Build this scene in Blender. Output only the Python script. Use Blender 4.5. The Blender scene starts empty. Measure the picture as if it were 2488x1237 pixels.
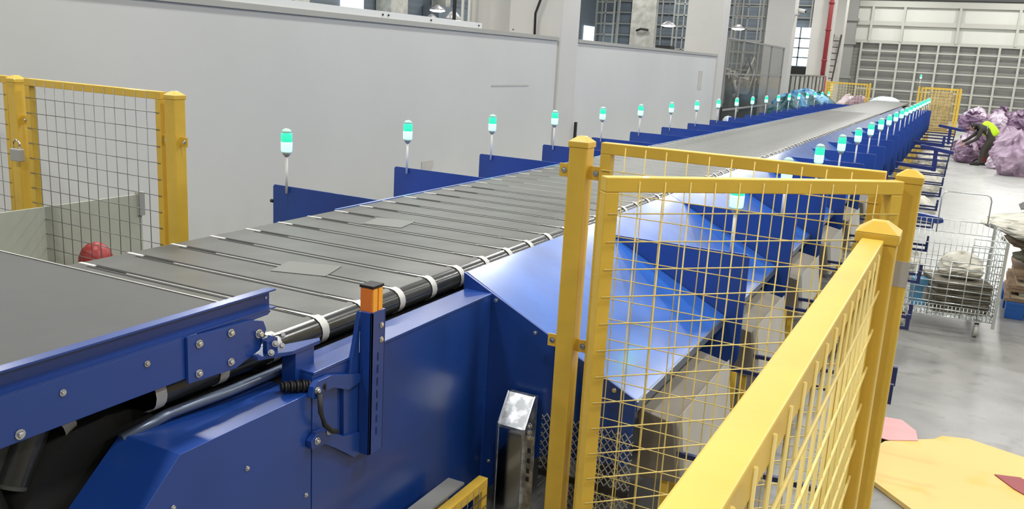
import bpy, math, random
from mathutils import Vector, Matrix, Euler
random.seed(7)
S = bpy.context.scene
COL = S.collection
PI = math.pi

# ------------------------------------------------------------------ camera
cam_d = bpy.data.cameras.new('camera'); cam = bpy.data.objects.new('camera', cam_d); COL.objects.link(cam)
yaw, pit, rol = -0.46219093, -0.224216556, 0.0573276042
f_ = Vector((math.sin(yaw)*math.cos(pit), math.cos(yaw)*math.cos(pit), math.sin(pit)))
r_ = Vector((math.cos(yaw), -math.sin(yaw), 0)); u_ = r_.cross(f_)
r2 = r_*math.cos(rol)+u_*math.sin(rol); u2 = -r_*math.sin(rol)+u_*math.cos(rol)
M3 = Matrix((r2, u2, -f_)).transposed()
cam.matrix_world = Matrix.Translation((0, 0, 2.2)) @ M3.to_4x4()
cam_d.sensor_width = 36.0; cam_d.lens = 36.0*2116.95/2488; cam_d.clip_start = 0.05; cam_d.clip_end = 300
S.camera = cam

# ------------------------------------------------------------------ world, light, exposure
W = bpy.data.worlds.new('world'); S.world = W; W.use_nodes = True
W.node_tree.nodes['Background'].inputs[0].default_value = (.75, .85, 1, 1)
W.node_tree.nodes['Background'].inputs[1].default_value = .4
S.view_settings.view_transform = 'Standard'; S.view_settings.look = 'None'
S.view_settings.exposure = 0.0; S.view_settings.gamma = 1.0
S.view_settings.use_curve_mapping = False
S.cycles.use_denoising = True
S.cycles.max_bounces = 6; S.cycles.diffuse_bounces = 4; S.cycles.glossy_bounces = 3
S.cycles.sample_clamp_indirect = 4.0
S.cycles.caustics_reflective = False; S.cycles.caustics_refractive = False
LAMP_W = 262
LAMPS = []
for lx in (-17, -10.5, -4.0, 2.2, 8.5):
    for ly in (-3.5, 3.2, 10, 17, 24, 31, 38, 45, 51.5):
        LAMPS.append((lx, ly))
for lx, ly in LAMPS:
    ld = bpy.data.lights.new('bay_light', 'AREA'); ld.shape = 'DISK'; ld.size = 0.9
    ld.energy = LAMP_W; ld.color = (1.0, .985, .95)
    lo = bpy.data.objects.new('bay_light', ld); COL.objects.link(lo); lo.location = (lx, ly, 8.27)

# ------------------------------------------------------------------ materials
def mat(name, col, rough=.5, metal=0, bump=0, bscale=20, var=0, vscale=3, spec=.5, emit=None, estr=0, coat=0, alpha=1, col2=None, stretch=None, thr=None):
    m = bpy.data.materials.new(name); m.use_nodes = True
    nt = m.node_tree; b = nt.nodes['Principled BSDF']
    b.inputs['Base Color'].default_value = (*col, 1)
    b.inputs['Roughness'].default_value = rough; b.inputs['Metallic'].default_value = metal
    b.inputs['Specular IOR Level'].default_value = spec
    b.inputs['Coat Weight'].default_value = coat
    b.inputs['Alpha'].default_value = alpha
    if emit: b.inputs['Emission Color'].default_value = (*emit, 1); b.inputs['Emission Strength'].default_value = estr
    tc = nt.nodes.new('ShaderNodeTexCoord')
    src = tc.outputs['Object']
    if stretch:
        mp = nt.nodes.new('ShaderNodeMapping'); mp.inputs['Scale'].default_value = stretch
        nt.links.new(src, mp.inputs[0]); src = mp.outputs[0]
    if var or col2:
        n = nt.nodes.new('ShaderNodeTexNoise'); n.inputs['Scale'].default_value = vscale; n.inputs['Detail'].default_value = 5
        nt.links.new(src, n.inputs['Vector'])
        r = nt.nodes.new('ShaderNodeValToRGB')
        c2 = col2 or tuple(min(1, c*(1+var)) for c in col); c1 = col if col2 else tuple(c*(1-var) for c in col)
        lo_, hi_ = thr or (.35, .65)
        r.color_ramp.elements[0].position = lo_; r.color_ramp.elements[1].position = hi_
        r.color_ramp.elements[0].color = (*c1, 1); r.color_ramp.elements[1].color = (*c2, 1)
        nt.links.new(n.outputs['Fac'], r.inputs[0]); nt.links.new(r.outputs[0], b.inputs['Base Color'])
    if bump:
        n2 = nt.nodes.new('ShaderNodeTexNoise'); n2.inputs['Scale'].default_value = bscale; n2.inputs['Detail'].default_value = 4
        nt.links.new(src, n2.inputs['Vector'])
        bp = nt.nodes.new('ShaderNodeBump'); bp.inputs['Strength'].default_value = bump; bp.inputs['Distance'].default_value = .02
        nt.links.new(n2.outputs['Fac'], bp.inputs['Height']); nt.links.new(bp.outputs[0], b.inputs['Normal'])
    return m

BLUE = (.008, .048, .255)
M = {}
M['blue'] = mat('blue_paint', BLUE, .38, var=.12, vscale=2, bump=.05, bscale=6, coat=.6)
M['blue'].node_tree.nodes['Principled BSDF'].inputs['Coat Roughness'].default_value = .22
M['blue_lit'] = mat('lit_blue_paint', (.022, .135, .56), .30, var=.22, vscale=2.4, bump=.22, bscale=2.6, coat=1)  # same blue paint, base colour lightened to carry the light on the slides
M['blue_lit'].node_tree.nodes['Principled BSDF'].inputs['Coat Roughness'].default_value = .16
M['blue_lit'].node_tree.nodes['Principled BSDF'].inputs['Coat IOR'].default_value = 2.2
M['blue_lit'].node_tree.nodes['Principled BSDF'].inputs['Specular IOR Level'].default_value = 1.0
M['blue_dark'] = mat('dark_blue_paint', (.004, .02, .13), .35)
M['clamp'] = mat('navy_clamp', (.010, .022, .15), .4)
M['ladder'] = mat('dark_brown_ladder', (.05, .04, .03), .6)
M['navy'] = mat('navy_tube', (.012, .02, .09), .4)
M['yellow'] = mat('yellow_paint', (.73, .475, .058), .42, var=.06, vscale=6, bump=.04, bscale=30, coat=.1)
M['wire'] = mat('yellow_wire', (.72, .56, .17), .38)
M['wire_far'] = mat('pale_yellow_wire', (.72, .58, .18), .5)
M['wire_grey'] = mat('grey_wire', (.22, .22, .21), .4, metal=.6)
M['belt'] = mat('belt_rubber', (.120, .123, .112), .40, var=.16, vscale=5, bump=.06, bscale=60, spec=.45)
M['belt_feed'] = mat('dark_belt_rubber', (.065, .068, .066), .55, var=.06, vscale=4, bump=.05, bscale=160)
M['rim'] = mat('black_rim_tube', (.035, .037, .034), .22, spec=.7)
M['black'] = mat('black_plastic', (.012, .012, .012), .5)
M['dark'] = mat('dark_rubber', (.010, .010, .010), .75)
M['white_pl'] = mat('white_joint_plastic', (.62, .62, .58), .4)
M['steel'] = mat('steel_bolt', (.72, .73, .74), .22, metal=1)
M['galv'] = mat('galvanised_sheet', (.55, .57, .58), .3, metal=.9, var=.35, vscale=22, thr=(.42, .6))
M['mirror'] = mat('polished_steel', (.62, .62, .60), .10, metal=1)
M['rail'] = mat('blue_grey_rail', (.16, .20, .28), .3, metal=.6)
M['wall'] = mat('white_panel', (.56, .565, .54), .5, var=.03, vscale=.6)
M['cap'] = mat('grey_capping', (.42, .42, .39), .4, metal=.3)
M['capw'] = mat('white_capping', (.72, .73, .70), .4)
M['col'] = mat('column_paint', (.54, .53, .50), .55, var=.03, vscale=1)
M['clad'] = mat('grey_cladding', (.27, .27, .255), .5, metal=.1)
M['cladw'] = mat('white_panel_band', (.66, .67, .62), .6)
M['stud'] = mat('pale_steel_stud', (.50, .50, .455), .5)
M['deck'] = mat('white_roof_deck', (.42, .43, .43), .6)
M['ceil'] = mat('dark_roof', (.10, .10, .105), .8)
M['bluegrey'] = mat('blue_grey_cladding', (.12, .15, .18), .6, var=.1, vscale=.8)
M['winlight'] = mat('bright_window', (.9, .95, 1), .5, emit=(.85, .95, 1), estr=1.6)
M['lampE'] = mat('lamp_glow', (1, 1, 1), .5, emit=(1, .98, .94), estr=9)
M['lampB'] = mat('lamp_body', (.35, .35, .36), .4, metal=.5)
M['pole'] = mat('white_pole', (.74, .74, .70), .35)
M['lensU'] = mat('green_lens', (.03, .55, .34), .3, emit=(.04, .80, .48), estr=.75, coat=.3)
M['lensL'] = mat('lit_green_lens', (.4, .9, .7), .3, emit=(.30, 1.0, .68), estr=1.9, coat=.3)
M['lensC'] = mat('clear_cap', (.45, .62, .55), .25, emit=(.1, .5, .35), estr=.25)
M['orange'] = mat('orange_plastic', (.75, .20, .03), .4)
M['amber'] = mat('amber_plastic', (.95, .42, .05), .35)
M['beige'] = mat('beige_board', (.165, .145, .115), .7, var=.12, vscale=3)
M['offw'] = mat('off_white_board', (.46, .45, .41), .7, var=.05, vscale=5)
M['brown'] = mat('brown_card', (.30, .20, .12), .8, var=.25, vscale=8)
M['brown2'] = mat('pale_brown_card', (.42, .33, .22), .8, var=.25, vscale=6)
M['ycard'] = mat('yellow_card', (.70, .49, .17), .65, col2=(.64, .42, .07), vscale=2.2, thr=(.55, .68), bump=.1, bscale=4)
M['pink'] = mat('pink_card', (.66, .34, .34), .7)
M['red'] = mat('red_plastic', (.32, .022, .018), .4)
M['redp'] = mat('dark_red_paint', (.26, .025, .03), .5)
M['lilac'] = mat('lilac_woven_sack', (.42, .31, .41), .42, var=.22, vscale=3, bump=.6, bscale=5)
M['lilac2'] = mat('purple_woven_sack', (.25, .16, .25), .42, var=.3, vscale=3, bump=.6, bscale=5)
M['lilac3'] = mat('pale_woven_sack', (.66, .56, .66), .5, var=.1, vscale=4, bump=.3, bscale=5)
M['cream'] = mat('cream_woven_sack', (.52, .50, .42), .6, var=.2, vscale=5, bump=.3, bscale=6)
M['olive'] = mat('grey_green_sack', (.24, .25, .18), .7, var=.25, vscale=6, bump=.3, bscale=6)
M['bundle'] = mat('brown_grey_bags', (.15, .135, .10), .75, var=.35, vscale=9)
M['bluebag'] = mat('blue_plastic_bag', (.10, .30, .50), .35, var=.4, vscale=4, bump=.3, bscale=6)
M['tealbag'] = mat('dark_teal_bag', (.03, .10, .12), .4, var=.3, vscale=4, bump=.3, bscale=6)
M['palblue'] = mat('pale_blue_sheet', (.62, .70, .82), .5)
M['chrome'] = mat('zinc_wire', (.62, .66, .64), .3, metal=.85)
M['palletb'] = mat('blue_pallet_plastic', (.01, .09, .35), .5)
M['hivis'] = mat('hi_vis_fabric', (.55, .85, .02), .7, emit=None, var=.1, vscale=9)
M['jacket'] = mat('dark_olive_jacket', (.050, .048, .035), .8)
M['trouser'] = mat('dark_trousers', (.030, .030, .024), .8)
M['skin'] = mat('skin', (.38, .22, .15), .6)
M['hair'] = mat('dark_hair', (.010, .008, .008), .5)
M['greenboard'] = mat('pale_green_board', (.42, .45, .37), .35, var=.05, vscale=2)
M['tape'] = mat('clear_tape', (.45, .44, .42), .15)
M['machine'] = mat('dark_machine', (.05, .05, .042), .6, var=.5, vscale=2)
M['machine2'] = mat('grey_machine', (.40, .40, .37), .6, var=.2, vscale=3)
M['glassy'] = mat('scratched_screen', (.12, .125, .11), .2, alpha=.30)
M['patch'] = mat('belt_patch', (.16, .165, .15), .5)

# floor: worn grey concrete, pale painted lane further down
def floor_mat():
    m = bpy.data.materials.new('concrete_floor'); m.use_nodes = True; nt = m.node_tree; L = nt.links
    b = nt.nodes['Principled BSDF']; tc = nt.nodes.new('ShaderNodeTexCoord')
    sp = nt.nodes.new('ShaderNodeSeparateXYZ'); L.new(tc.outputs['Object'], sp.inputs[0])
    def noise(s, d=5):
        n = nt.nodes.new('ShaderNodeTexNoise'); n.inputs['Scale'].default_value = s; n.inputs['Detail'].default_value = d
        L.new(tc.outputs['Object'], n.inputs['Vector']); return n.outputs['Fac']
    def ramp(src, a, ca, bb, cb):
        r = nt.nodes.new('ShaderNodeValToRGB'); e = r.color_ramp.elements
        e[0].position = a; e[0].color = (*ca, 1); e[1].position = bb; e[1].color = (*cb, 1); L.new(src, r.inputs[0]); return r.outputs[0]
    worn = ramp(noise(2.2, 8), .32, (.19, .187, .175), .68, (.285, .28, .265))
    pale = ramp(noise(1.1, 4), .3, (.40, .405, .385), .7, (.45, .455, .435))
    # border of the painted lane at about 10.5 m
    a = nt.nodes.new('ShaderNodeMath'); a.operation = 'MULTIPLY_ADD'; L.new(noise(1.5), a.inputs[0]); a.inputs[1].default_value = 1.6; L.new(sp.outputs['Y'], a.inputs[2])
    mr = nt.nodes.new('ShaderNodeMapRange'); mr.inputs['From Min'].default_value = 10.3; mr.inputs['From Max'].default_value = 11.6; L.new(a.outputs[0], mr.inputs['Value'])
    mx = nt.nodes.new('ShaderNodeMix'); mx.data_type = 'RGBA'; L.new(mr.outputs[0], mx.inputs['Factor']); L.new(worn, mx.inputs['A']); L.new(pale, mx.inputs['B'])
    # dark scuffs and pale specks
    sc = ramp(noise(6, 10), .56, (1, 1, 1), .72, (.72, .71, .70))
    m2 = nt.nodes.new('ShaderNodeMix'); m2.data_type = 'RGBA'; m2.blend_type = 'MULTIPLY'; m2.inputs['Factor'].default_value = 1
    L.new(mx.outputs['Result'], m2.inputs['A']); L.new(sc, m2.inputs['B'])
    L.new(m2.outputs['Result'], b.inputs['Base Color'])
    b.inputs['Roughness'].default_value = .38
    bp = nt.nodes.new('ShaderNodeBump'); bp.inputs['Strength'].default_value = .08; L.new(noise(14, 6), bp.inputs['Height']); L.new(bp.outputs[0], b.inputs['Normal'])
    return m
M['floor'] = floor_mat()

def ribbed(name, col, scale, axis='Z', rough=.5):   # horizontal corrugation by bump
    m = mat(name, col, rough, var=.05, vscale=1); nt = m.node_tree; b = nt.nodes['Principled BSDF']
    w = nt.nodes.new('ShaderNodeTexWave'); w.bands_direction = axis; w.inputs['Scale'].default_value = scale
    tc = nt.nodes.new('ShaderNodeTexCoord'); nt.links.new(tc.outputs['Object'], w.inputs['Vector'])
    bp = nt.nodes.new('ShaderNodeBump'); bp.inputs['Strength'].default_value = .25; bp.inputs['Distance'].default_value = .03
    nt.links.new(w.outputs['Fac'], bp.inputs['Height']); nt.links.new(bp.outputs[0], b.inputs['Normal'])
    return m
M['cladrib'] = ribbed('ribbed_grey_cladding', (.25, .25, .235), 1.6)
M['bgrib'] = ribbed('ribbed_blue_grey', (.12, .15, .18), 1.2)

# ------------------------------------------------------------------ mesh builder
class MB:
    def __init__(s): s.v = []; s.f = []; s.sm = []
    def add(s, vs, fs, smooth=False):
        o = len(s.v); s.v += [tuple(p) for p in vs]
        for f in fs: s.f.append(tuple(i+o for i in f)); s.sm.append(smooth)
        return s
    def box(s, a, b):
        x0, y0, z0 = a; x1, y1, z1 = b
        if x0 > x1: x0, x1 = x1, x0
        if y0 > y1: y0, y1 = y1, y0
        if z0 > z1: z0, z1 = z1, z0
        return s.add([(x0,y0,z0),(x1,y0,z0),(x1,y1,z0),(x0,y1,z0),(x0,y0,z1),(x1,y0,z1),(x1,y1,z1),(x0,y1,z1)],
              [(0,3,2,1),(4,5,6,7),(0,1,5,4),(1,2,6,5),(2,3,7,6),(3,0,4,7)])
    def cb(s, c, d):
        return s.box((c[0]-d[0]/2, c[1]-d[1]/2, c[2]-d[2]/2), (c[0]+d[0]/2, c[1]+d[1]/2, c[2]+d[2]/2))
    def bar(s, p, q, w, h, up=(0, 0, 1)):      # square bar from p to q, w across, h along up
        p, q = Vector(p), Vector(q); d = (q-p).normalized(); up = Vector(up)
        if abs(d.dot(up)) > .98: up = Vector((0, 1, 0))
        sd = d.cross(up).normalized()*w/2; uu = sd.cross(d).normalized()*h/2
        vs = [e+a+b for e in (p, q) for a, b in ((-sd, -uu), (sd, -uu), (sd, uu), (-sd, uu))]
        return s.add(vs, [(0,1,2,3),(7,6,5,4),(0,4,5,1),(1,5,6,2),(2,6,7,3),(3,7,4,0)])
    def tube(s, p, q, r, n=8, r2=None):
        return s.poly([p, q], r, n, r2)
    def poly(s, pts, r, n=8, r2=None):
        pts = [Vector(p) for p in pts]; rings = []
        for i, p in enumerate(pts):
            d = (pts[min(i+1, len(pts)-1)]-pts[max(i-1, 0)]).normalized()
            up = Vector((0, 0, 1)) if abs(d.z) < .9 else Vector((1, 0, 0))
            a = d.cross(up).normalized(); b = a.cross(d).normalized()
            rr = r if r2 is None else r+(r2-r)*i/(len(pts)-1)
            rings.append([p+(a*math.cos(t)+b*math.sin(t))*rr for t in [2*PI*k/n for k in range(n)]])
        o = len(s.v); s.v += [tuple(p) for R in rings for p in R]
        for i in range(len(rings)-1):
            for k in range(n):
                a = o+i*n+k; b = o+i*n+(k+1) % n
                s.f.append((a, a+n, b+n, b)); s.sm.append(True)
        s.f.append(tuple(o+k for k in range(n))); s.sm.append(False)
        s.f.append(tuple(o+(len(rings)-1)*n+k for k in reversed(range(n)))); s.sm.append(False)
        return s
    def lathe(s, prof, c=(0, 0, 0), n=16):     # prof: (r,z) from bottom to top
        o = len(s.v)
        for r, z in prof:
            for k in range(n):
                t = 2*PI*k/n; s.v.append((c[0]+r*math.cos(t), c[1]+r*math.sin(t), c[2]+z))
        for i in range(len(prof)-1):
            for k in range(n):
                a = o+i*n+k; b = o+i*n+(k+1) % n
                s.f.append((a, b, b+n, a+n)); s.sm.append(True)
        s.f.append(tuple(o+k for k in reversed(range(n)))); s.sm.append(False)
        s.f.append(tuple(o+(len(prof)-1)*n+k for k in range(n))); s.sm.append(False)
        return s
    def prism(s, pts, axis, a, b):             # 2-D outline extruded along an axis
        def P(u, v, w):
            return {'x': (w, u, v), 'y': (u, w, v), 'z': (u, v, w)}[axis]
        n = len(pts); vs = [P(u, v, a) for u, v in pts]+[P(u, v, b) for u, v in pts]
        fs = [tuple(range(n)), tuple(reversed(range(n, 2*n)))]+[(i, i+n, (i+1) % n+n, (i+1) % n) for i in range(n)]
        return s.add(vs, fs)
    def build(s, name, m, parent=None, bevel=0, off=(0, 0, 0)):
        me = bpy.data.meshes.new(name)
        if off != (0, 0, 0): s.v = [(x-off[0], y-off[1], z-off[2]) for x, y, z in s.v]
        me.from_pydata(s.v, [], s.f); me.update()
        for p, sm in zip(me.polygons, s.sm): p.use_smooth = sm
        me.validate()
        import bmesh
        bm = bmesh.new(); bm.from_mesh(me); bmesh.ops.recalc_face_normals(bm, faces=bm.faces); bm.to_mesh(me); bm.free()
        me.materials.append(M[m] if isinstance(m, str) else m)
        o = bpy.data.objects.new(name, me); COL.objects.link(o)
        if parent: o.parent = parent
        o.location = off
        if bevel:
            bv = o.modifiers.new('bevel', 'BEVEL'); bv.width = bevel; bv.segments = 2; bv.limit_method = 'ANGLE'
        return o

def thing(name, label, cat, loc=(0, 0, 0), group=None, rz=0):
    o = bpy.data.objects.new(name, None); COL.objects.link(o); o.location = loc; o.rotation_euler = (0, 0, rz)
    o.empty_display_size = .1
    o['label'] = label; o['category'] = cat
    if group: o['group'] = group
    return o
def tag(o, label, cat, group=None, kind=None):
    o['label'] = label; o['category'] = cat
    if group: o['group'] = group
    if kind: o['kind'] = kind
    return o
def struct(o): o['kind'] = 'structure'; return o
def rebase(t, xb):           # move an Empty to its thing's base while the parts stay put
    for c in bpy.data.objects:
        if c.parent == t: c.location.x -= xb
    return t
KIDS = {}
def dup(root, loc, label=None, rz=None):
    if root.name not in KIDS:
        KIDS[root.name] = [(c, [g for g in bpy.data.objects if g.parent == c]) for c in bpy.data.objects if c.parent == root]
    r = root.copy(); COL.objects.link(r); r.location = loc
    if rz is not None: r.rotation_euler = (0, 0, rz)
    if label: r['label'] = label
    for ch, gs in KIDS[root.name]:
        c = ch.copy(); COL.objects.link(c); c.parent = r
        for g in gs:
            d = g.copy(); COL.objects.link(d); d.parent = c
    return r
def dup1(o, loc, label=None, rot=None, scale=None):
    c = o.copy(); COL.objects.link(c); c.location = loc
    if label: c['label'] = label
    if rot is not None: c.rotation_euler = rot
    if scale is not None: c.scale = scale
    return c
ORD = ['first', 'second', 'third', 'fourth', 'fifth', 'sixth', 'seventh', 'eighth', 'ninth', 'tenth', 'eleventh', 'twelfth',
       'thirteenth', 'fourteenth', 'fifteenth', 'sixteenth', 'seventeenth', 'eighteenth', 'nineteenth', 'twentieth']
def bolt(c, axis, r=.010, h=.010):
    m = MB(); c = Vector(c); a = Vector(axis)
    m.poly([c, c+a*h*.35], r*1.35, 10); m.poly([c+a*h*.35, c+a*h], r, 6, r*.75)
    return m

# ------------------------------------------------------------------ hall shell
struct(MB().box((-22, -8, -.2), (12, 56, 0)).build('floor', 'floor'))
struct(MB().box((-22, -8, 9), (12, 56, 9.2)).build('ceiling', 'deck'))
struct(MB().box((-22.2, -8, 0), (-22, 56, 9)).build('wall_left', 'bgrib'))
struct(MB().box((12, -8, 0), (12.2, 56, 9)).build('wall_right', 'clad'))
struct(MB().box((-22, -8.2, 0), (12, -8, 9)).build('wall_front', 'clad'))
# back wall: ribbed grey cladding below, white band above, dark strip on top, frame of studs and girts
wb = struct(MB().box((-22, 55.0, 0), (12, 55.3, 9)).build('wall_back', 'cladrib'))
MB().box((-6.4, 54.93, 4.2), (12, 54.99, 6.15)).build('white_band', 'cladw', wb)
MB().box((-22, 54.9, 6.45), (12, 54.99, 9)).build('dark_upper_strip', 'ceil', wb)
def B(name, p, q, w, h, m, par): return MB().bar(p, q, w, h).build(name, m, par)
for z, t in ((6.2, .32), (5.15, .24), (4.12, .14)):
    B('girt', (-6.6, 54.82, z), (12, 54.82, z), .1, t, 'stud', wb)
zz = 3.62
while zz > .2:
    B('girt', (-5.75, 54.84, zz), (12, 54.84, zz), .08, .075, 'stud', wb); zz -= .535
x = -5.72
while x < 12:
    B('stud', (x, 54.80, 0), (x, 54.80, 4.1), .11, .08, 'stud', wb); x += 1.0
for x in (-5.35, -3.7, -.9, 1.95, 4.8, 7.7, 10.5):
    B('stud', (x, 54.78, 4.15), (x, 54.78, 6.1), .13, .1, 'stud', wb)
for x in range(-21, -7, 1):
    B('stud', (x+.3, 54.8, 0), (x+.3, 54.8, 6.4), .09, .08, 'clad', wb)
for z in (3.2, 3.9, 4.6, 5.3, 6.0):
    B('girt', (-22, 54.84, z), (-6.6, 54.84, z), .08, .07, 'clad', wb)
MB().box((-22, 54.93, 0), (-6.9, 54.98, 6.45)).build('dark_cladding', 'bgrib', wb)
# corner frame left of the grid: brown grey steel column
cs = tag(MB().box((-6.75, 54.3, 0), (-6.1, 54.6, 8.4)).box((-6.85, 54.2, 2.0), (-6.0, 54.65, 2.15)).box((-6.85, 54.2, 3.9), (-6.0, 54.65, 4.05)).box((-6.85, 54.2, 5.2), (-6.0, 54.65, 5.35)).build('steel_column', 'clad'),
    'grey brown steel column with cross plates at the left edge of the gridded back wall', 'column')

# partition wall in two runs between the columns, with capping
def partition(x, y0, y1, h=2.5):
    w = struct(MB().box((x-.06, y0, 0), (x, y1, h)).build('wall_partition', 'wall'))
    return w
w1 = partition(-6.5, -3, 14.35); w2 = partition(-6.5, 15.25, 25.45)
MB().box((-6.60, -3, 2.5), (-6.47, 14.35, 2.56)).build('grey_capping', 'cap', w1)
MB().box((-6.58, 6.4, 2.56), (-6.49, 11.6, 2.64)).build('white_capping', 'capw', w1)
for y in (9.1, 9.22, 10.2, 11.5, 12.6):
    MB().tube((-6.49, y, 2.6), (-6.478, y, 2.6), .012, 8).build('fixing', 'black', w1)
MB().box((-6.60, 15.25, 2.5), (-6.47, 25.45, 2.56)).build('grey_capping', 'cap', w2)
tag(MB().box((-6.497, 10.1, .62), (-6.492, 10.4, .71)).box((-6.497, 10.1, .52), (-6.493, 10.36, .62)).build('wall_notice', 'offw'),
    'small white paper notice low on the grey partition behind the second divider', 'notice')
tag(MB().box((-6.497, 23.75, 1.58), (-6.492, 24.1, 2.08)).build('wall_notice', 'offw'), 'narrow white sticker high on the far partition near the second column', 'notice')
tag(MB().box((-6.499, 12.0, 1.72), (-6.494, 13.3, 1.745)).build('wall_scratch', 'offw'), 'long pale scuff strip across the middle of the near partition', 'strip')

# columns
for k, y in enumerate((14.4, 25.5, 36.6, 47.7)):
    c = struct(MB().box((-7.5, y, 0), (-6.46, y+.8, 9)).build('column', 'col', bevel=.02))
    c['label'] = ['white concrete column breaking the partition nearest the camera', 'white column at the far end of the partition',
                  'white column with the security camera', 'white column beside the red pipe'][k]
    if k < 2:
        MB().box((-6.44, y+.82, 0), (-6.40, y+.88, 1.05)).build('edge_guard', 'black', c)

# ------------------------------------------------------------------ main conveyor
BZ = 1.20; BR = -2.00; BL = -3.37; RR = .05
mc = thing('belt_conveyor', 'long grey sorting belt conveyor running from the foreground to the back wall', 'conveyor', (-2.69, 2.3, 0))
def loc(o, t): # shift helper for children given in world coordinates
    o.location = Vector(o.location)-Vector(t.location); return o
SP = .2545
def slat_mb():      # local: y from 0 to SP, surface z=0
    m = MB(); n = 7
    prof = [(BL, -.012), (BL, 0), (BR-RR, 0)]
    for i in range(1, n+1):
        t = (PI*.62)*i/n; prof.append((BR-RR+RR*math.sin(t), -RR+RR*math.cos(t)))
    a, b = .006, SP-.006
    vs = [(x, a, z) for x, z in prof]+[(x, b, z) for x, z in prof]; k = len(prof)
    m.add(vs, [(i, i+1, i+1+k, i+k) for i in range(k-1)], True)
    m.add([(BL, a, -.02), (BR-RR, a, -.02), (BR-RR, b, -.02), (BL, b, -.02), (BL, a, 0), (BR-RR, a, 0), (BR-RR, b, 0), (BL, b, 0)],
          [(0, 1, 2, 3), (0, 4, 5, 1), (2, 6, 7, 3)])
    return m
def rim_mb():
    m = MB(); n = 10; vs = []
    prof = [(BR-RR+(RR+.002)*math.sin(t), -RR+(RR+.002)*math.cos(t)) for t in [PI*.08+(PI*.85)*i/n for i in range(n+1)]]
    a, b = .018, SP-.018; k = len(prof)
    vs = [(x, a, z) for x, z in prof]+[(x, b, z) for x, z in prof]
    m.add(vs, [(i, i+1, i+1+k, i+k) for i in range(k-1)], True)
    return m
def band_mb():
    m = MB(); n = 8
    prof = [(BR-.22, .0022), (BR-RR-.012, .0025)]+[(BR-RR+(RR+.006)*math.sin(t), -RR+(RR+.006)*math.cos(t)) for t in [(PI*1.0)*i/n for i in range(n+1)]]
    k = len(prof)
    w = [.003]+[.010]*1+[.020]*(k-2)
    vs = [(x, -w[i], z) for i, (x, z) in enumerate(prof)]+[(x, w[i], z) for i, (x, z) in enumerate(prof)]
    m.add(vs, [(i, i+1, i+1+k, i+k) for i in range(k-1)], True)
    m.box((BL+.0, -.006, -.002), (BL+.10, .012, .003))
    m.box((BL+.3, -.0022, -.004), (BR-.2, .0022, .0012))
    return m
def seam_mb():
    m = MB(); m.box((BL+.08, .010, 0), (BR-.08, .024, .0012)); m.box((BL+.08, -.026, 0), (BR-.08, -.014, .0010)); return m
Y0 = 2.483
def slat_pose(i):
    """position and tilt of slat i; below i=-3 the chain turns down round the end sprocket"""
    y = Y0+SP*i
    yc, R = 1.62, .36
    if y >= yc: return (y, BZ, 0)
    th = min((yc-y)/R, 2.6)
    return (yc-R*math.sin(th), BZ-R+R*math.cos(th), th)
NS = 100
sl0 = slat_mb().build('belt_slat', 'belt', mc); rm0 = rim_mb().build('slat_rim', 'rim', sl0); bd0 = band_mb().build('joint_band', 'white_pl', sl0)
se0 = seam_mb().build('seam_strip', 'dark', sl0)
first = True
for i in [0]+[j for j in range(-7, NS-7) if j]:
    y, z, th = slat_pose(i)
    if first: s = sl0; first = False
    else:
        s = sl0.copy(); COL.objects.link(s); s.parent = mc
        for g in ((rm0,) if i < -4 else (rm0, bd0, se0) if i < 14 else ((rm0, bd0) if i < 70 else (rm0,))):
            d = g.copy(); COL.objects.link(d); d.parent = s
    s.location = (2.69-(.11 if th else 0), y-2.3, z); s.rotation_euler = (th, 0, 0)
yE = Y0+SP*(NS-7)
fs = MB().box((BL, yE, BZ-.04), (BR-.02, 40.6, BZ)); 
o = loc(fs.build('belt_slat', 'belt', mc), mc); o['kind'] = 'stuff'
loc(MB().box((BL-.028, 4.3, BZ-.06), (BL-.008, 40.6, BZ+.004)).build('left_edge_rail', 'blue_lit', mc), mc)
loc(MB().poly([(BR+.040, 40.6, 1.098), (BR+.040, 1.95, 1.098), (BR+.0, 1.75, 1.085), (BR-.03, 1.6, 1.05)], .018, 8).build('side_guide_rail', 'rail', mc), mc)
loc(MB().box((BL, 1.9, .62), (BR-.08, 40.6, 1.06)).build('frame_beam', 'dark', mc), mc)
loc(MB().poly([(BL+.05, 1.6, .84), (BR-.09, 1.6, .84)], .27, 20).build('end_drum', 'dark', mc), mc)
for y in [4.0+3.2*k for k in range(12)]:
    for x in (BL+.06, BR-.14):
        loc(MB().box((x-.04, y-.04, 0), (x+.04, y+.04, .62)).build('leg', 'blue', mc), mc)
# adhesive patches on the belt
for (x, y, w, h, a) in ((-2.55, 3.03, .13, .10, .3), (-2.9, 4.18, .12, .11, .2)):
    o = MB().box((-w, -h, 0), (w, h, .0018)).build('repair_patch', 'patch', mc); o.location = (x+2.69, y-2.3, BZ+.001); o.rotation_euler = (0, 0, a)

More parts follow.
